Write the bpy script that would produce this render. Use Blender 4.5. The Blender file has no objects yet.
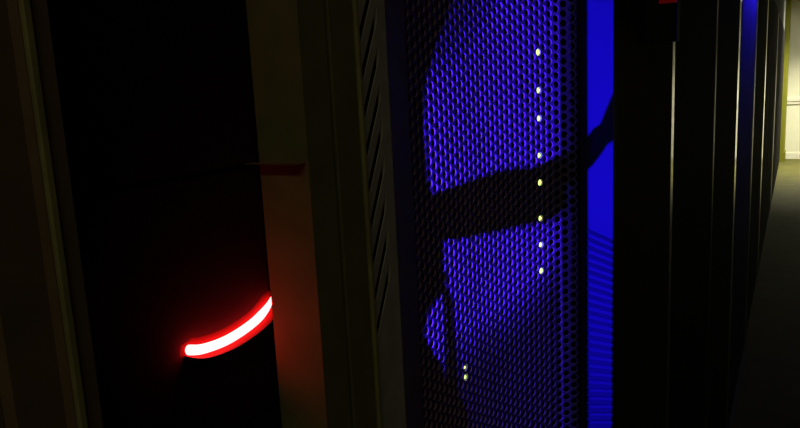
import bpy, math, random
import numpy as np
from mathutils import Matrix, Vector

random.seed(3)
S = bpy.context.scene
COL = S.collection

# ------------------------------------------------------------------ camera
F = 700.0                     # focal length in pixels (800 x 428 frame)
CAM_H = 1.5
dn = np.array([200.0, -3950.0, -F]); dn /= np.linalg.norm(dn)
upv = -dn
yy = (200.0 * 397.0 + F * F) / 3950.0
fy = np.array([397.0, yy, -F]); fy /= np.linalg.norm(fy)
fx = np.cross(fy, upv)
R = np.array([fx, fy, upv])   # camera coords -> world coords
C0 = np.array([0.0, 0.0, CAM_H])
cam_d = bpy.data.cameras.new('camera')
cam_d.sensor_width = 36.0
cam_d.lens = F / 800.0 * 36.0
cam_d.clip_start = 0.01
cam = bpy.data.objects.new('camera', cam_d)
COL.objects.link(cam)
M4 = Matrix.Identity(4)
for i in range(3):
    for j in range(3):
        M4[i][j] = R[i][j]
    M4[i][3] = C0[i]
cam.matrix_world = M4
S.camera = cam

# ------------------------------------------------------------------ world, exposure
w = bpy.data.worlds.new('world'); S.world = w
w.use_nodes = True
w.node_tree.nodes['Background'].inputs[0].default_value = (0.02, 0.02, 0.025, 1)
w.node_tree.nodes['Background'].inputs[1].default_value = 0.02
S.view_settings.view_transform = 'Standard'
S.view_settings.look = 'None'
S.view_settings.exposure = 0.0
S.view_settings.gamma = 1.0
S.view_settings.use_curve_mapping = False

FAR_W = 95.0       # ceiling luminaire at the far end of the aisle
NEAR_W = 4.4      # dim unseen fill panel added behind the camera
BLUE_W = 62.0       # blue LED in the mesh bay
BLUE2_W = 30.0      # blue LED above the far rack door

# ------------------------------------------------------------------ helpers
def ray(px, py):
    return R @ np.array([px - 400.0, 214.0 - py, -F])
def at_x(px, py, X):
    d = ray(px, py); return C0 + d * (X / d[0])
def at_y(px, py, Y):
    d = ray(px, py); return C0 + d * (Y / d[1])
def at_z(px, zc, py=214.0):
    d = ray(px, py) / F; return C0 + d * zc
def yx(px, X, py=214.0):          # Y where the column px meets plane X
    return float(at_x(px, py, X)[1])
def xy(px, Y, py=214.0):
    return float(at_y(px, py, Y)[0])

def mat(name, col, rough=0.6, metal=0.0, spec=0.3, noise=0.0, scale=30.0, bump=0.0, emit=None, estr=0.0, stretch=(1, 1, 1)):
    m = bpy.data.materials.new(name); m.use_nodes = True
    nt = m.node_tree; b = nt.nodes['Principled BSDF']
    b.inputs['Base Color'].default_value = (*col, 1)
    b.inputs['Roughness'].default_value = rough
    b.inputs['Metallic'].default_value = metal
    b.inputs['Specular IOR Level'].default_value = spec
    if emit:
        b.inputs['Emission Color'].default_value = (*emit, 1)
        b.inputs['Emission Strength'].default_value = estr
    if noise or bump:
        tc = nt.nodes.new('ShaderNodeTexCoord'); mp = nt.nodes.new('ShaderNodeMapping')
        mp.inputs['Scale'].default_value = stretch
        nz = nt.nodes.new('ShaderNodeTexNoise'); nz.inputs['Scale'].default_value = scale
        nz.inputs['Detail'].default_value = 5
        nt.links.new(tc.outputs['Object'], mp.inputs['Vector'])
        nt.links.new(mp.outputs[0], nz.inputs['Vector'])
        if noise:
            rp = nt.nodes.new('ShaderNodeValToRGB')
            rp.color_ramp.elements[0].position = 0.3; rp.color_ramp.elements[1].position = 0.7
            rp.color_ramp.elements[0].color = (*[c * (1 - noise) for c in col], 1)
            rp.color_ramp.elements[1].color = (*[min(1, c * (1 + noise)) for c in col], 1)
            nt.links.new(nz.outputs['Fac'], rp.inputs['Fac'])
            nt.links.new(rp.outputs['Color'], b.inputs['Base Color'])
        if bump:
            bp = nt.nodes.new('ShaderNodeBump'); bp.inputs['Strength'].default_value = bump
            bp.inputs['Distance'].default_value = 0.002
            nt.links.new(nz.outputs['Fac'], bp.inputs['Height'])
            nt.links.new(bp.outputs['Normal'], b.inputs['Normal'])
    return m

M = {}
M['frame'] = mat('olive_grey_powder_coat', (0.11, 0.10, 0.04), 0.75, 0, 0.2, 0.12, 60, 0.05)
M['frame_brown'] = mat('brown_grey_powder_coat', (0.10, 0.07, 0.04), 0.8, 0, 0.15, 0.15, 45, 0.05)
M['frame_grey'] = mat('warm_grey_powder_coat', (0.25, 0.25, 0.24), 0.7, 0, 0.2, 0.12, 80, 0.05)
M['post_end'] = mat('brown_chamfer_paint', (0.10, 0.075, 0.022), 0.8, 0, 0.05, 0.1, 60)
M['edge'] = mat('worn_olive_edge', (0.16, 0.15, 0.06), 0.6, 0, 0.4, 0.25, 50)  # lighter olive paints the highlight along the post ridges
M['black'] = mat('black_equipment_paint', (0.012, 0.012, 0.014), 0.7, 0, 0.15, 0.1, 60)
M['bay'] = mat('black_bezel_plastic', (0.016, 0.007, 0.010), 0.9, 0, 0.03, 0.1, 40)
M['door'] = mat('black_door_paint', (0.035, 0.032, 0.032), 0.9, 0, 0.05, 0.12, 25)
M['door_dark'] = mat('deep_black_door_paint', (0.014, 0.012, 0.012), 0.9, 0, 0.04, 0.1, 25)
M['mesh'] = mat('pale_grey_perforated_steel', (0.06, 0.055, 0.075), 0.6, 0.0, 0.2, 0.06, 90)  # face darkened so the hole walls stand out as lit
M['cut'] = mat('bare_cut_steel_edge', (0.32, 0.20, 0.30), 0.5, 0.0, 0.3, 0.05, 90)  # brighter violet paints the light caught on the hole walls
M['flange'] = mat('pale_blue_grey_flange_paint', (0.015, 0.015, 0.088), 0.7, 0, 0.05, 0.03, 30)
M['flange_slat'] = mat('dark_blue_slat_paint', (0.008, 0.008, 0.05), 0.8, 0, 0.05, 0.03, 30)  # darker than the flange, for the contrast of the moire stripes
M['steel'] = mat('brushed_steel_trim', (0.62, 0.62, 0.58), 0.16, 1.0, 0.5, 0.06, 20, 0, stretch=(1, 1, 0.05))
M['dull'] = mat('dull_dark_steel_trim', (0.10, 0.10, 0.10), 0.35, 1.0, 0.5, 0.06, 20, 0, stretch=(1, 1, 0.05))
M['plastic'] = mat('black_handle_plastic', (0.008, 0.008, 0.012), 0.6, 0, 0.15, 0.05, 60)
M['floor'] = mat('olive_grey_vinyl_floor', (0.095, 0.09, 0.02), 0.75, 0, 0.25, 0.18, 6, 0.05)
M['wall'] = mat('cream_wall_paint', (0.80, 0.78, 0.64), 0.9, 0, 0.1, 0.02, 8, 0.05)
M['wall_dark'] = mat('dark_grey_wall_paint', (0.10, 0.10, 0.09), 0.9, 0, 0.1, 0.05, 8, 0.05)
M['rail'] = mat('cream_rail_paint', (0.78, 0.76, 0.66), 0.7, 0, 0.2, 0.02, 8)
M['ceil'] = mat('grey_ceiling_board', (0.35, 0.35, 0.32), 0.9, 0, 0.1, 0.05, 12)
M['pilaster'] = mat('olive_yellow_pilaster_paint', (0.20, 0.20, 0.02), 0.7, 0, 0.2, 0.06, 14)
M['cable'] = mat('black_cable_sheath', (0.01, 0.01, 0.01), 0.6, 0, 0.2, 0.05, 60)
M['strip'] = mat('dark_red_backing_plastic', (0.042, 0.003, 0.003), 0.8, 0, 0.05, 0.05, 60)  # red tone of the parts added for the halo around the tube
M['red'] = mat('red_hot_light_tube', (0.5, 0.02, 0.02), 0.4, 0, 0.2, emit=(1.0, 0.032, 0.032), estr=42.0)
M['green_led'] = mat('green_led', (0.3, 0.6, 0.1), 0.4, 0, 0.3, emit=(0.66, 1.0, 0.22), estr=1.8)
M['red_led'] = mat('red_led', (0.5, 0.02, 0.02), 0.4, 0, 0.3, emit=(1.0, 0.0, 0.0), estr=0.03)
M['blue_led'] = mat('blue_led', (0.05, 0.05, 0.5), 0.4, 0, 0.3, emit=(0.02, 0.0, 1.0), estr=6.0)
M['diff_far'] = mat('lit_diffuser', (0.8, 0.8, 0.7), 0.5, 0, 0.2, emit=(1.0, 0.97, 0.78), estr=8.0)
M['diff_near'] = mat('standby_diffuser', (0.6, 0.6, 0.4), 0.5, 0, 0.2, emit=(1.0, 0.9, 0.4), estr=0.3)

def shade_tint(name, t):  # partial shade for the vanes added around the blue lamp
    m = bpy.data.materials.new(name); m.use_nodes = True; nt = m.node_tree
    nt.nodes.remove(nt.nodes['Principled BSDF'])
    a = nt.nodes.new('ShaderNodeBsdfTransparent'); a.inputs[0].default_value = (t, t, t, 1)
    nt.links.new(a.outputs[0], nt.nodes['Material Output'].inputs[0]); return m
M['smoke'] = shade_tint('smoked_acrylic', 0.76)
M['smoke_mid'] = shade_tint('mid_smoked_acrylic', 0.36)
M['smoke_dark'] = shade_tint('dark_smoked_acrylic', 0.12)

class MB:
    def __init__(s): s.v = []; s.f = []
    def box(s, x0, x1, y0, y1, z0, z1, bev=0.0):
        if bev <= 0:
            b = len(s.v)
            s.v += [(x, y, z) for z in (z0, z1) for y in (y0, y1) for x in (x0, x1)]
            s.f += [tuple(b + i for i in q) for q in ((0, 2, 3, 1), (4, 5, 7, 6), (0, 1, 5, 4), (2, 6, 7, 3), (0, 4, 6, 2), (1, 3, 7, 5))]
            return s
        c = bev
        return s.prism([(x0 + c, y0), (x1 - c, y0), (x1, y0 + c), (x1, y1 - c), (x1 - c, y1), (x0 + c, y1), (x0, y1 - c), (x0, y0 + c)], z0, z1)
    def prism(s, poly, z0, z1):      # poly: plan outline, any winding, possibly concave
        a = sum(poly[i][0] * poly[(i + 1) % len(poly)][1] - poly[(i + 1) % len(poly)][0] * poly[i][1] for i in range(len(poly)))
        if a < 0: poly = poly[::-1]
        n = len(poly); b = len(s.v)
        s.v += [(p[0], p[1], z0) for p in poly] + [(p[0], p[1], z1) for p in poly]
        for i in range(n):
            j = (i + 1) % n
            s.f.append((b + i, b + j, b + n + j, b + n + i))
        s.f.append(tuple(b + i for i in reversed(range(n))))
        s.f.append(tuple(b + n + i for i in range(n)))
        return s
    def prism_yz(s, poly, x0, x1):   # poly in (y, z), extruded along x
        a = sum(poly[i][0] * poly[(i + 1) % len(poly)][1] - poly[(i + 1) % len(poly)][0] * poly[i][1] for i in range(len(poly)))
        if a < 0: poly = poly[::-1]
        n = len(poly); b = len(s.v)
        s.v += [(x0, p[0], p[1]) for p in poly] + [(x1, p[0], p[1]) for p in poly]
        for i in range(n):
            j = (i + 1) % n
            s.f.append((b + i, b + j, b + n + j, b + n + i))
        s.f.append(tuple(b + i for i in reversed(range(n))))
        s.f.append(tuple(b + n + i for i in range(n)))
        return s
    def tube(s, pts, rad, seg=10, caps=True):
        P = [Vector(p) for p in pts]; n = len(P); b = len(s.v)
        rads = rad if hasattr(rad, '__len__') else [rad] * n
        t0 = (P[1] - P[0]).normalized()
        nrm = t0.orthogonal().normalized()
        for i in range(n):
            t = (P[min(i + 1, n - 1)] - P[max(i - 1, 0)]).normalized()
            nrm = (nrm - t * nrm.dot(t)).normalized(); bn = t.cross(nrm)
            for k in range(seg):
                a = 2 * math.pi * k / seg
                s.v.append(tuple(P[i] + (nrm * math.cos(a) + bn * math.sin(a)) * rads[i]))
        for i in range(n - 1):
            for k in range(seg):
                k2 = (k + 1) % seg
                s.f.append((b + i * seg + k, b + i * seg + k2, b + (i + 1) * seg + k2, b + (i + 1) * seg + k))
        if caps:
            s.f.append(tuple(b + k for k in reversed(range(seg))))
            s.f.append(tuple(b + (n - 1) * seg + k for k in range(seg)))
        return s
    def build(s, name, m, parent=None, smooth=False):
        me = bpy.data.meshes.new(name)
        me.from_pydata(s.v, [], s.f); me.update()
        me.materials.append(M[m])
        if smooth:
            for p in me.polygons: p.use_smooth = True
        o = bpy.data.objects.new(name, me); COL.objects.link(o)
        if parent:
            o.parent = parent
            o.location = -Vector(parent.get('origin', (0, 0, 0)))
        return o

def tag(o, label, cat, group=None):
    o['label'] = label; o['category'] = cat
    if group: o['group'] = group
    return o
def thing(name, label, cat, loc, group=None):
    o = bpy.data.objects.new(name, None); COL.objects.link(o)
    o.location = loc; o['origin'] = tuple(loc); o.empty_display_size = 0.05
    return tag(o, label, cat, group)
def sub(mb, name, m, part, smooth=False):      # sub-part of a part whose local frame equals the thing's part frame
    o = mb.build(name, m, None, smooth)
    o.parent = part
    return o
def struct(o): o['kind'] = 'structure'; return o
def catmull(pts, n=8):
    P = [np.array(p, float) for p in pts]; P = [2 * P[0] - P[1]] + P + [2 * P[-1] - P[-2]]
    out = []
    for i in range(1, len(P) - 2):
        for k in range(n):
            t = k / n
            out.append(0.5 * ((2 * P[i]) + (-P[i - 1] + P[i + 1]) * t + (2 * P[i - 1] - 5 * P[i] + 4 * P[i + 1] - P[i + 2]) * t * t + (-P[i - 1] + 3 * P[i] - 3 * P[i + 1] + P[i + 2]) * t ** 3))
    out.append(P[-2]); return out

# ------------------------------------------------------------------ room
X0, X1, Y0, Y1, H = -1.5, 1.75, -2.2, 13.75, 2.7
struct(MB().box(X0 - .1, X1 + .1, Y0 - .1, Y1 + .1, -0.1, 0).build('floor', 'floor'))
struct(MB().box(X0 - .1, X1 + .1, Y0 - .1, Y1 + .1, H, H + .1).build('ceiling', 'ceil'))
struct(MB().box(X0 - .1, X1 + .1, Y1, Y1 + .1, 0, H).build('wall_far', 'wall'))
struct(MB().box(X0 - .1, X1 + .1, Y0 - .1, Y0, 0, H).build('wall_back', 'wall_dark'))
struct(MB().box(X0 - .1, X0, Y0, Y1, 0, H).build('wall_left', 'wall_dark'))
struct(MB().box(X1, X1 + .1, Y0, Y1, 0, H).build('wall_right', 'wall_dark'))
struct(MB().box(X0, X1, Y1 - .03, Y1, 0.98, 1.03).box(X0, X1, Y1 - .018, Y1, 0.93, 0.98).build('trim_1', 'rail'))
struct(MB().box(-0.26, -0.195, -0.5, 13.25, 2.115, H).build('trim_2', 'wall_dark'))
struct(MB().box(X0, X1, Y1 - .015, Y1, 0, 0.1).build('baseboard_far', 'rail'))

def ceiling_light(x, y, sx, sy, m, label, watts, col, spread=180):
    t = thing('ceiling_light', label, 'ceiling light', (x, y, H - .05))
    fr = MB()
    fr.box(x - sx, x + sx, y - sy, y - sy + .03, H - .05, H); fr.box(x - sx, x + sx, y + sy - .03, y + sy, H - .05, H)
    fr.box(x - sx, x - sx + .03, y - sy + .03, y + sy - .03, H - .05, H); fr.box(x + sx - .03, x + sx, y - sy + .03, y + sy - .03, H - .05, H)
    fr.build('frame', 'rail', t)
    MB().box(x - sx + .03, x + sx - .03, y - sy + .03, y + sy - .03, H - .03, H - .02).build('diffuser', m, t)
    l = bpy.data.lights.new('ceiling_light_lamp', 'AREA'); l.shape = 'RECTANGLE'
    l.size = 2 * sx - .08; l.size_y = 2 * sy - .08; l.energy = watts; l.color = col; l.spread = math.radians(spread)
    lo = bpy.data.objects.new('ceiling_light_lamp', l); COL.objects.link(lo); lo.location = (x, y, H - .04)
    return t
ceiling_light(0.55, 12.3, 0.6, 0.3, 'diff_far', 'bright white ceiling panel at the lit end of the aisle', FAR_W, (1.0, 0.96, 0.72), 115)
ceiling_light(0.55, -1.0, 0.6, 0.15, 'diff_near', 'dim yellow standby ceiling panel over the dark end of the aisle', NEAR_W, (1.0, 0.86, 0.5))

# olive-yellow pilaster against the far wall at the end of the row
MBp = MB().box(-0.45, -0.125, 13.30, 13.75, 0.0, H, 0.02)
pil = thing('wall_pilaster', 'olive yellow painted pilaster against the cream end wall', 'pilaster', (-0.28, 13.5, 0))
MBp.build('shaft', 'pilaster', pil)
MB().box(-0.46, -0.110, 13.285, 13.74, 0.0, 0.16, 0.01).build('base_block', 'pilaster', pil)

# ------------------------------------------------------------------ plan stations (from the photograph's columns, on the row's front plane)
XF = -0.19
HT = 2.1
def yf(px, X=XF): return yx(px, X)
yA = yf(75)                    # right edge of the first post
yB0 = yf(312)                  # corner of the second post
xBr = xy(264, yB0)             # depth of its return
yG = yf(340)                   # groove between the first and second rack
yR = yf(367)                   # ridge beside the slotted panel
yS = yf(396)                   # end of slotted panel
yC = yf(613)                   # blue flange / third rack
yD = 1.352
yFl = yC - .018               # face of the blue-lit flange
yW = yR - .002                # dividing line between the first and second rack

# ------------------------------------------------------------------ first rack: two posts with a dark open bay between
r1 = thing('server_rack', 'brown-grey rack with a narrow dark bay holding a glowing red light bar', 'server rack', (-0.6, 0, 0), 'row of server racks')
shell = MB()
shell.box(-1.15, -1.12, -0.50, yW - .002, 0.04, HT)                 # back
shell.box(-1.12, XF - .012, -0.50, -0.475, 0.04, HT)                # side
shell.box(-1.12, XF - .021, yW - .012, yW - .002, 0.04, HT)          # side
shell.box(-1.12, XF - .012, -0.475, yW - .012, HT - .03, HT)        # top
shell.box(-1.12, XF - .012, -0.475, yW - .012, 0.04, 0.08)          # bottom
shell.build('cabinet_shell', 'black', r1)
MB().box(-1.12, XF - .02, -0.49, yW - .006, 0.0, 0.04).build('plinth', 'black', r1)
yr = yf(53)
yl = yf(-12)
pa = MB().prism([(XF, yA), (XF - .03, yA), (XF - .03, -0.47), (XF - .004, -0.47), (XF - .004, yl - .002), (XF - .0015, yl), (XF - .0015, yr - .004), (XF, yr - .002)], 0.05, HT - .02).build('door_post', 'frame_brown', r1)
sub(MB().box(XF - .001, XF + .0016, yr - .0016, yr + .0012, 0.05, HT - .02, .0005), 'edge_bead', 'edge', pa)
pb = MB().prism([(XF, yB0), (XF, yG - .0022), (XF - .02, yG - .0022), (xBr, yB0 + .014), (xBr, yB0)], 0.05, HT - .02).build('corner_post', 'frame', r1)
zbk = at_x(290, 162, (XF + xBr) / 2)[2]
sub(MB().box(xBr - .004, XF - .0012, yB0 - .006, yB0 - .0002, zbk, zbk + .0003), 'lip', 'frame_brown', pb)  # thin ledge added to stop the red glow at its top
sub(MB().box(XF - .019, XF - .003, yG - .006, yG + .006, 0.05, HT - .02), 'groove_filler', 'black', pb)

# dark equipment inside the first bay
XB = -0.2463
zs = 1.06
for i in range(5):
    z0 = zs + i * 0.135
    e = thing('rack_chassis', 'black blank-fronted chassis in the red-lit bay, %s of its stack' % ['lowest', 'second up', 'middle', 'second from the top', 'topmost'][i], 'chassis', (-0.5, 0.05, z0), 'black chassis in the open bay')
    MB().box(-0.9, XB - .004, -0.46, yW - .014, z0 + .001, z0 + .134).build('case', 'black', e)
    MB().box(XB - .004, XB, -0.46, yW - .014, z0 + .0015, z0 + .1335).build('front_bezel', 'bay', e)

# red light bar
tipX = -0.2437
path = [(189, 350), (200, 349.5), (214, 345.5), (228, 339.5), (242, 331), (254, 322), (262, 314), (268, 306), (272.5, 297)]
pts = [at_x(p[0], p[1], tipX) for p in path]
cp = catmull(pts, 6)
n = len(cp)
rads = []
for i in range(n):
    t = i / (n - 1)
    rads.append(0.00245 * (1.0 - 0.10 * t) if t < .72 else 0.00245 * (0.93 - 0.62 * ((t - .72) / .28) ** 1.4))
lb = thing('light_bar', 'curved glowing red light bar in the dark bay beside the olive post', 'light bar', tuple(cp[0]))
MB().tube(cp, rads, 14).build('glow_tube', 'red', lb, True)
bs = MB()  # thin red band added behind the tube to imitate a bloom halo
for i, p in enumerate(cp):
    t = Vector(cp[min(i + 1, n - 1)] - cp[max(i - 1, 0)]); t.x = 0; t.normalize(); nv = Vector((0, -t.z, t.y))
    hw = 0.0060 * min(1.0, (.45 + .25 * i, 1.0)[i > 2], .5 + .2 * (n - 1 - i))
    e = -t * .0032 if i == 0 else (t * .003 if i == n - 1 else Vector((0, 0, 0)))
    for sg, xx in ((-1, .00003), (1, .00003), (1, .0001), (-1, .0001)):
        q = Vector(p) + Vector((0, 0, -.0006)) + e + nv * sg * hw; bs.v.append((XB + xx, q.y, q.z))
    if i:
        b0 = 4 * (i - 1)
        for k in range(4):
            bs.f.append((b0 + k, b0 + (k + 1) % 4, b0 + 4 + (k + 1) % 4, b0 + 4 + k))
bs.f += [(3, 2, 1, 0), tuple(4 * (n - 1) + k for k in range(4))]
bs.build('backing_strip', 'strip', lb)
ch = MB()  # ledge added under the tube to stop its downward glow
for i, p in enumerate(cp):
    t = Vector(cp[min(i + 1, n - 1)] - cp[max(i - 1, 0)]); t.x = 0; t.normalize(); nv = Vector((0, -t.z, t.y))
    if nv.z > 0: nv = -nv
    for xx, dd in ((XB + .0002, .0031), (XB + .0085, .0031), (XB + .0085, .0035), (XB + .0002, .0035)):
        q = Vector(p) + nv * dd; ch.v.append((xx, q.y, q.z))
    if i:
        b0 = 4 * (i - 1)
        for k in range(4):
            ch.f.append((b0 + k, b0 + (k + 1) % 4, b0 + 4 + (k + 1) % 4, b0 + 4 + k))
ch.f += [(3, 2, 1, 0), tuple(4 * (n - 1) + k for k in range(4))]
ch.build('mounting_channel', 'strip', lb)

# ------------------------------------------------------------------ second rack: slotted post, curved perforated door in a recess
r2 = thing('server_rack', 'grey rack with slanted vent slots and a curved blue-lit perforated door', 'server rack', (-0.6, 0.6, 0), 'row of server racks')
shell = MB()
shell.box(-1.15, -1.12, yW + .002, yC - .024, 0.04, HT)
shell.box(-1.12, XF - .036, yW + .002, yW + .012, 0.04, HT)
shell.box(-1.12, XF - .06, yC - .034, yC - .024, 0.04, HT)
shell.box(-1.12, XF - .036, yW + .012, yC - .034, HT - .03, HT)
shell.box(-1.12, XF - .036, yW + .012, yC - .034, 0.04, 0.08)
shell.build('cabinet_shell', 'black', r2)
MB().box(-1.12, XF - .02, yW + .006, yC - .026, 0.0, 0.04).build('plinth', 'black', r2)
MB().prism([(XF - .0005, yG + .0022), (XF, yR - .0024), (XF - .015, yR - .0024), (XF - .02, yG + .0022)], 0.05, HT - .02).build('corner_post', 'frame', r1)
MB().box(XF - .012, XF + .0016, yR - .0018, yR + .0012, 0.05, HT - .02, .0006).build('edge_strip', 'edge', r2)
# slotted panel
xS = XF - .0005
ya0, ya1, yb0, yb1 = yR + .0016, yR + .003, yS - .0085, yS
MB().box(xS - .002, xS, ya0, ya1, 0.05, HT - .02).build('slot_margin', 'frame_grey', r2)
MB().box(xS - .002, xS, yb0, yb1, 0.05, HT - .02).build('slot_margin', 'frame_grey', r2)
zlo, zhi, pit, rise, gap = 1.375, 1.585, 0.0193, 0.0335, 0.0080
slat_m = MB().prism_yz([(ya1, 0), (yb0, rise), (yb0, rise + pit - gap), (ya1, pit - gap)], xS - .0006, xS)
first = None
k = 0
while zlo + k * pit + rise + pit < zhi + .03:
    if first is None:
        first = slat_m.build('slat', 'frame_grey', r2); o = first
    else:
        o = first.copy(); COL.objects.link(o)
    o.location = -Vector(r2['origin']) + Vector((0, 0, zlo + k * pit)); k += 1
ztop = zlo + k * pit
MB().prism_yz([(ya1, 0.05), (yb0, 0.05), (yb0, zlo + rise - gap), (ya1, zlo - gap)], xS - .0006, xS).build('lower_panel', 'frame_grey', r2)
MB().prism_yz([(ya1, ztop), (yb0, ztop + rise), (yb0, HT - .02), (ya1, HT - .02)], xS - .0006, xS).build('upper_panel', 'frame_grey', r2)
MB().box(xS - .03, xS - .016, ya0, yb1, 0.05, HT - .02).box(xS - .031, xS - .0008, yS - .0016, yS - .0004, 0.05, HT - .02).build('slot_backing', 'black', r2)
# chamfered end of the post, turning into the recess
xE = -0.213
yE = yx(414, xE)
MB().prism([(xS, yS + .0004), (xE, yE), (xE - .003, yE - .002), (xS - .010, yS + .0004)], 0.05, HT - .02).build('post_end', 'post_end', r2)

# perforated door: plan curve from column / camera-depth stations
st = [(415, .645), (450, .70), (480, .752), (500, .785), (520, .813), (535, .830), (546, .843), (553, .8495), (560, .853), (570, .8535), (585, .8515)]
plan = [at_z(px, zc)[:2] for px, zc in st]
d = plan[0] - plan[1]; d /= np.linalg.norm(d)
plan = [plan[0] + d * .05, plan[0] + d * .025] + plan
fine = catmull([(p[0], p[1], 0) for p in plan], 14)
fine = np.array([q[:2] for q in fine])
seg = np.linalg.norm(np.diff(fine, axis=0), axis=1)
arc = np.concatenate([[0], np.cumsum(seg)])
def on_curve(s):
    s = min(max(s, 0), arc[-1])
    p = np.array([np.interp(s, arc, fine[:, 0]), np.interp(s, arc, fine[:, 1])])
    a = np.array([np.interp(max(s - .003, 0), arc, fine[:, i]) for i in (0, 1)]); b = np.array([np.interp(min(s + .003, arc[-1]), arc, fine[:, i]) for i in (0, 1)])
    t = (b - a) / np.linalg.norm(b - a)
    return p, np.array([t[1], -t[0]])        # normal towards the aisle / camera
PIT = 0.0108
CP = PIT * 0.866
OFF = 0.0045
pm = MB()
ncol = int((arc[-1] - OFF - .0005) / CP - .65)
zd0, zd1 = 0.12, 1.98
nrow = int((zd1 - zd0) / PIT)
HR = 0.0041
TH = 0.0021
hexo = [(PIT / math.sqrt(3) * math.cos(math.radians(60 * i)), PIT / math.sqrt(3) * math.sin(math.radians(60 * i))) for i in range(6)]
holei = [(HR * math.cos(math.radians(30 * i)), HR * math.sin(math.radians(30 * i))) for i in range(12)]
cols = []
for c in range(ncol):
    s0 = (c + 1) * CP + OFF
    outer = [(on_curve(s0 + u), v) for u, v in hexo]
    inner = [(on_curve(s0 + u), v) for u, v in holei]
    cols.append((outer, inner))
for c, (outer, inner) in enumerate(cols):
    for r in range(nrow):
        z = zd0 + (r + (0.5 if c % 2 else 0.0)) * PIT
        b = len(pm.v)
        pm.v += [(p[0], p[1], z + v) for (p, nn), v in outer]
        pm.v += [(p[0], p[1], z + v) for (p, nn), v in inner]
        pm.v += [(p[0] - nn[0] * TH, p[1] - nn[1] * TH, z + v) for (p, nn), v in inner]
        for i in range(6):
            j = (i + 1) % 6
            a0, a1, a2 = b + 6 + 2 * i, b + 6 + 2 * i + 1, b + 6 + (2 * i + 2) % 12
            pm.f += [(b + i, b + j, a2, a1), (b + i, a1, a0)]
        for i in range(12):
            j = (i + 1) % 12
            pm.f.append((b + 6 + i, b + 6 + j, b + 18 + j, b + 18 + i))
pdo = pm.build('perforated_door', 'mesh', r2)
pdo.data.materials.append(M['cut'])
pdo.data.polygons.foreach_set('material_index', ([0] * 12 + [1] * 12) * (len(pm.f) // 24))
def strip_along(s0, s1, z0, z1, off0, off1, step=.01):
    mb = MB(); n = max(2, int((s1 - s0) / step) + 1)
    poly = []
    for i in range(n):
        p, nn = on_curve(s0 + (s1 - s0) * i / (n - 1)); poly.append(p + nn * off0)
    for i in reversed(range(n)):
        p, nn = on_curve(s0 + (s1 - s0) * i / (n - 1)); poly.append(p + nn * off1)
    return mb.prism([tuple(q) for q in poly], z0, z1)
sub(strip_along(0, arc[-1], zd1 - .004, HT - .04, .003, -.004), 'door_rail', 'black', pdo)
sub(strip_along(0, arc[-1], 0.085, zd0 + .004, .003, -.004), 'door_rail', 'black', pdo)
pe, ne = on_curve(arc[-1])
sub(MB().box(pe[0] - .006, pe[0] - .0004, pe[1] + .0005, pe[1] + .003, .085, HT - .04), 'door_stile', 'door_dark', pdo)

# vertical power strip with green indicator lights, just behind the perforated door
pdu = thing('power_strip', 'black vertical power strip with a column of green lights behind the perforated door', 'power strip', tuple(at_z(541, .90)[:2]) + (0.3,))
pc = at_z(541, .893)
MB().box(pc[0] - .062, pc[0] - .026, pc[1] - .058, pc[1] - .034, 0.3, 1.9, .003).build('housing', 'black', pdu)
def hole_at(px, py, only=None):            # the perforation nearest to a pixel
    best = None
    for c in (range(ncol) if only is None else [only]):
        p, nn = on_curve((c + 1) * CP + OFF)
        z = at_x(px, py, p[0])[2]
        r = round((z - zd0) / PIT - (0.5 if c % 2 else 0.0))
        P = np.array([p[0], p[1], zd0 + (r + (0.5 if c % 2 else 0.0)) * PIT])
        cc = R.T @ (P - C0); q = (400 - F * cc[0] / cc[2], 214 + F * cc[1] / cc[2])
        e = (q[0] - px) ** 2 + (q[1] - py) ** 2
        if best is None or e < best[0]: best = (e, P, np.array([nn[0], nn[1], 0]), c)
    return Vector(best[1]), Vector(best[2]), best[3]
def pipe_light(px, py, rad, parent, back, only=None):
    P, nn, _c = hole_at(px, py, only)
    a0 = P - nn * .0006; a1 = P - nn * .003
    li = MB().tube([a0 - nn * .0, a0 - nn * .0012, a1], [rad * .7, rad, rad], 10).build('indicator_light', 'green_led', parent, True)
    sub(MB().tube([a1, a1 - nn * .006, Vector((back[0], back[1], P.z))], .0012, 6), 'light_pipe', 'cable', li)
led_col = hole_at(540, 165)[2]
for (lx, ly, rr) in [(536.5, 48, 3.1), (538, 90, 2.7), (539, 122, 2.7), (540, 153.5, 2.4), (540.5, 184, 3.0), (541.5, 214, 2.4), (542, 243, 2.4), (543, 272.5, 3.0)]:
    pipe_light(lx, ly, rr * .85 / F, pdu, (pc[0] - .03, pc[1] - .045), led_col)

# small switch with two green lights deeper to the left
qs = at_z(465, .775, 372)
sw = thing('network_switch', 'black switch with two small green lights low behind the perforated door', 'switch', (qs[0] - .2, qs[1], qs[2] - .022))
MB().box(qs[0] - .4, qs[0] - .004, qs[1] - .2, qs[1] + .06, qs[2] - .022, qs[2] + .022).build('case', 'black', sw)
P1, n1, sw_col = hole_at(465.5, 376)
for dz, rr in ((0.0, 2.4), (PIT, 1.7)):
    cc = R.T @ (np.array(P1) + np.array([0, 0, dz]) - C0)
    pipe_light(400 - F * cc[0] / cc[2], 214 + F * cc[1] / cc[2], rr * .72 / F, sw, (qs[0] - .006, qs[1]), sw_col)

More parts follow.
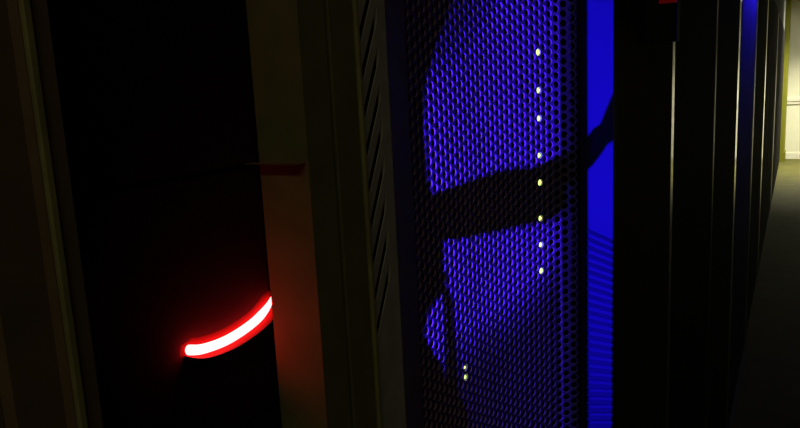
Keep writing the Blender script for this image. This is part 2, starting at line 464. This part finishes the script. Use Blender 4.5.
# ------------------------------------------------------------------ blue LED lamp hidden in the recess, with the cables that shade it
L = np.array([-0.291, 0.335, at_z(480, .74, 190)[2]])
lamp = thing('lamp_module', 'small blue LED lamp module in the recess beside the perforated door', 'lamp', (L[0], L[1] - .02, L[2] - .02))
MB().box(L[0] - .012, L[0] + .012, L[1] - .024, L[1] - .006, L[2] - .02, L[2] + .02, .002).build('housing', 'black', lamp)
MB().tube([(L[0], L[1] - .006, L[2]), (L[0], L[1] - .003, L[2])], 0.003, 12).build('lens', 'blue_led', lamp)
MB().box(L[0] - .045, L[0] - .012, L[1] - .022, L[1] - .012, L[2] - .006, L[2] + .006).build('mounting_arm', 'black', lamp)
ld = bpy.data.lights.new('blue_led_lamp', 'SPOT'); ld.energy = BLUE_W; ld.color = (0.048, 0.012, 1.0)
ld.shadow_soft_size = 0.00015; ld.spot_size = math.radians(110); ld.spot_blend = 0.5
lo = bpy.data.objects.new('blue_led_lamp', ld); COL.objects.link(lo); lo.location = L
tgt = Vector((-0.24, 0.80, L[2] + .02))
lo.rotation_euler = (tgt - Vector(L)).to_track_quat('-Z', 'Y').to_euler()

# surface points behind given pixels: intersect the ray with the door curve
def on_door(px, py):
    d = ray(px, py); k = d[1] / d[0]
    val = fine[:, 1] - k * fine[:, 0]
    for i in range(len(fine) - 1, 0, -1):
        if val[i] * val[i - 1] <= 0:
            t = val[i] / (val[i] - val[i - 1] + 1e-12)
            p = fine[i] + (fine[i - 1] - fine[i]) * t
            if p[1] > 0.3: return C0 + d * (p[0] / d[0])
    return None
def door_v(px, z): p = on_door(px, 214.0); return np.array([p[0], p[1], z])
def on_flange(px, py): return at_y(px, py, yFl)
def toward(P, s): v = P - L; return L + v / np.linalg.norm(v) * s
def shade_cable(name, targets, rad, label, ext0=None, ext1=None):
    pts = [toward(P, s) for P, s in targets]
    if ext0 is not None: pts = [np.array(e) for e in ext0] + pts
    if ext1 is not None: pts = pts + [np.array(e) for e in ext1]
    return MB().tube(catmull(pts, 5), rad, 10).build(name, 'cable', lamp, True)
# the thick diagonal shadow
tg = [(on_door(432, 217), .013), (on_door(450, 218), .0145), (on_door(480, 213), .018), (on_door(510, 199), .023), (on_door(540, 182), .029), (on_door(570, 165), .036),
      (on_flange(588, 154), .045), (on_flange(600, 137), .047), (on_flange(613, 119), .050)]
e0 = [toward(tg[0][0], .012) + np.array([-.03, -.01, -.02]), toward(tg[0][0], .012) + np.array([-.012, .0, -.002])]
pe_ = toward(tg[-1][0], .050)
shade_cable('patch_cable', tg, 0.00115, 'thin black patch cable crossing in front of the blue LED lamp', e0, [pe_ + np.array([.004, .004, .012]), pe_ + np.array([.004, .0, .04])])

# vertical wire beside the lamp
wt = [(on_door(430, 270), .06), (on_door(440, 285), .06), (on_door(447, 300), .06), (on_door(449.5, 340), .06), (on_door(452, 385), .06), (on_door(456, 440), .06)]
p0 = toward(*wt[0]); p1 = toward(*wt[-1])
shade_cable('thin_wire', wt, 0.00022, 'hair-thin black wire hanging past the blue LED lamp', [p0 + np.array([-.006, 0, .0])], [p1 + np.array([-.004, 0, -.03])])
# opaque hood and tinted vanes, added unseen to shape the blue light
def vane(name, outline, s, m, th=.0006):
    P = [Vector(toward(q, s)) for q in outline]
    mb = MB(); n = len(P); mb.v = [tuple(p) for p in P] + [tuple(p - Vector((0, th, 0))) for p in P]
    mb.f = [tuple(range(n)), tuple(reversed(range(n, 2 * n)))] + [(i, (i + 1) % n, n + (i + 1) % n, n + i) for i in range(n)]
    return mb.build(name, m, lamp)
bnd = [(500, -140), (476, -60), (452, 0), (436, 45), (425, 85), (424, 130), (428, 180), (437, 215), (444, 245), (443, 290), (428, 312), (424, 335), (432, 350), (440, 362), (446, 382), (460, 402), (466, 428), (480, 480), (500, 540)]
ins = [toward(on_door(*q), .062) for q in bnd]
mb = MB()
for p in ins: mb.v += [tuple(p), tuple(p + np.array([-.045, 0, 0])), tuple(p + np.array([-.045, -.0008, 0])), tuple(p + np.array([0, -.0008, 0]))]
for i in range(len(ins) - 1):
    for a_ in range(4):
        b_ = (a_ + 1) % 4
        mb.f.append((4 * i + a_, 4 * i + b_, 4 * i + 4 + b_, 4 * i + 4 + a_))
mb.build('hood', 'black', lamp)
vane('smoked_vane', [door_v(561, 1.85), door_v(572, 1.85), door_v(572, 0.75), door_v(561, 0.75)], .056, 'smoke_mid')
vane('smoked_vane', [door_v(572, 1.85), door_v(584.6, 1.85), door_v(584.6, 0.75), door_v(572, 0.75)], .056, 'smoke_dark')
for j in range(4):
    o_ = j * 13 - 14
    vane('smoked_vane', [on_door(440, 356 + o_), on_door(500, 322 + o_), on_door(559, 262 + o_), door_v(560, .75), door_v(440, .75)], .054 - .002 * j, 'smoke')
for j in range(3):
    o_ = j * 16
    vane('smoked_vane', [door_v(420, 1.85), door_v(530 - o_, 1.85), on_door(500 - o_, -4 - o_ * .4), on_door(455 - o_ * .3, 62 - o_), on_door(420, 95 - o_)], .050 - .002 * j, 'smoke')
# added unseen plate that keeps the light off the aisle
ep = toward(np.array([xy(613, yFl), yFl, L[2]]), .06)
MB().prism([(ep[0], ep[1] - .001), (ep[0], ep[1]), (-.223, ep[1]), (-.223, L[1] - .02), (-.224, L[1] - .02), (-.224, ep[1] - .001)], L[2] - .12, L[2] + .12).build('glare_plate', 'black', lamp)

# ------------------------------------------------------------------ third rack: blue-lit flange with modelled moire stripes, dark solid door with lock handle
def rack(y0, y1, label, door_m, trim_m, tw, extra=None):
    t = thing('server_rack', label, 'server rack', (-0.6, (y0 + y1) / 2, 0), 'row of server racks')
    sh = MB()
    sh.box(-1.12, XF - .024, y0 + .004, y1 - .004, 0.04, HT)
    sh.build('cabinet_shell', 'door_dark', t)
    MB().box(-1.12, XF - .012, y0 + .006, y1 - .006, 0.0, 0.04).build('plinth', 'door_dark', t)
    dr = MB().box(XF - .024, XF, y0 + .002, y1 - tw - .004, 0.045, HT - .005, .002).build('door', door_m, t)
    MB().box(XF - .024, XF + .0005, y1 - tw - .002, y1 - .002, 0.045, HT - .005, .0015).build('edge_trim', trim_m, t)
    MB().box(XF - .013, XF - .002, y0 + .006, y1 - .006, 0.004, 0.03).build('kick_plate', 'dull', t)
    return t, dr
r3, d3 = rack(yC, yD, 'black solid-door rack with a lock handle, beside the blue-lit perforated door', 'door', 'steel', .030)
xfl = xy(585, yFl) - .006
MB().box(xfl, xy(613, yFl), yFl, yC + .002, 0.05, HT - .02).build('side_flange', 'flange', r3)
# fan of added ribs imitating moire stripes on the flange
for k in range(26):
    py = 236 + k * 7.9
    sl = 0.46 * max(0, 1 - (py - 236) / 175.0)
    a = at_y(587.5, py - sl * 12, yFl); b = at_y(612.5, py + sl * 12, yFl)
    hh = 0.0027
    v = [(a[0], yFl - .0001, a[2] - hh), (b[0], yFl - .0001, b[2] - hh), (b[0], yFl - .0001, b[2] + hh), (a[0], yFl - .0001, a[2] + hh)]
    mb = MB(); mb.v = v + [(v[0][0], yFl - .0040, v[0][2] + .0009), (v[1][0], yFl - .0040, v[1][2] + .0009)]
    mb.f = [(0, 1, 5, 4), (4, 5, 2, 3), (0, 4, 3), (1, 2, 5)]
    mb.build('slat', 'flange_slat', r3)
# lock handle
hy0 = yf(640); hx1 = xy(675.2, hy0 + .02)
zb = at_y(660, 42, hy0)[2]
hd = MB().box(XF, hx1, hy0, hy0 + .035, zb, zb + .24, .004).build('lock_handle', 'plastic', r3)
sub(MB().box(hx1 - .012, hx1 + .014, hy0 + .006, hy0 + .029, zb + .062, zb + .2, .003), 'grip', 'plastic', hd)
qz = at_y(665, 1, hy0)[2]
sub(MB().box(xy(656, hy0), xy(673, hy0), hy0 - .001, hy0 + .002, qz - .003, qz + .012, .0005), 'indicator_light', 'red_led', hd)

# ------------------------------------------------------------------ the rest of the row
def line(px, tw): return yx(px, XF, 0.0) + tw / 2
stn = [yD, line(718, .03), line(741, .08)]
e2 = line(758, .10)
stn += [(stn[-1] + e2) / 2, e2]
e3 = line(768.5, .16)
stn += [(stn[-1] + e3) / 2, e3]
specs = [('black rack next to the one with the lock handle, dull dark edge trim', 'door_dark', 'dull', .030),
         ('black rack with a bright steel edge trim, before the blue-lit door', 'door_dark', 'steel', .080),
         ('black rack with the strongest blue glow on its door, beside the bright steel trim', 'door', 'door', .05),
         ('black rack with a fainter blue glow on its door and a dull edge trim', 'door', 'dull', .10),
         ('black rack just past the two blue-glowing doors, without any metal trim', 'door_dark', 'door_dark', .05),
         ('black rack with a steel edge trim, second past the blue-glowing doors', 'door_dark', 'steel', .16)]
for i, (lab, dm, tm, tw) in enumerate(specs):
    rack(stn[i], stn[i + 1], lab, dm, tm, tw)
yy0 = stn[-1]
e4 = line(779.5, .3)
WORD = ['one', 'two', 'three', 'four', 'five', 'six', 'seven', 'eight', 'nine', 'ten', 'eleven', 'twelve']
n1 = round((e4 - yy0) / .72); n2 = int((13.2 - e4) / .72)
ys = [yy0 + (e4 - yy0) * i / n1 for i in range(n1 + 1)] + [e4 + .72 * (i + 1) for i in range(n2)]
for i in range(len(ys) - 1):
    last = i == n1 - 1
    rack(ys[i], ys[i + 1], 'dark rack toward the lit end of the aisle, number %s counting back from the pilaster' % WORD[len(ys) - 2 - i], 'door_dark', 'dull' if last else 'door', .30 if last else .10)

# blue LED lamp above the door with the blue glow
b2 = thing('lamp_module', 'small blue LED lamp bar over the two doors beyond the steel trim', 'lamp', (XF, 3.575, HT - .04))
MB().box(XF + .001, XF + .08, 3.05, 4.1, HT - .045, HT - .02, .003).build('housing', 'black', b2)
MB().box(XF + .052, XF + .068, 3.07, 4.08, HT - .048, HT - .045).build('lens', 'blue_led', b2)
l2 = bpy.data.lights.new('blue_bar_lamp', 'AREA'); l2.shape = 'RECTANGLE'; l2.size = .016; l2.size_y = .98
l2.energy = BLUE2_W; l2.color = (0.02, 0.01, 1.0)
o2 = bpy.data.objects.new('blue_bar_lamp', l2); COL.objects.link(o2); o2.location = (XF + .06, 3.575, HT - .05)
o2.rotation_euler = (0, math.radians(26), 0); l2.spread = math.radians(50)
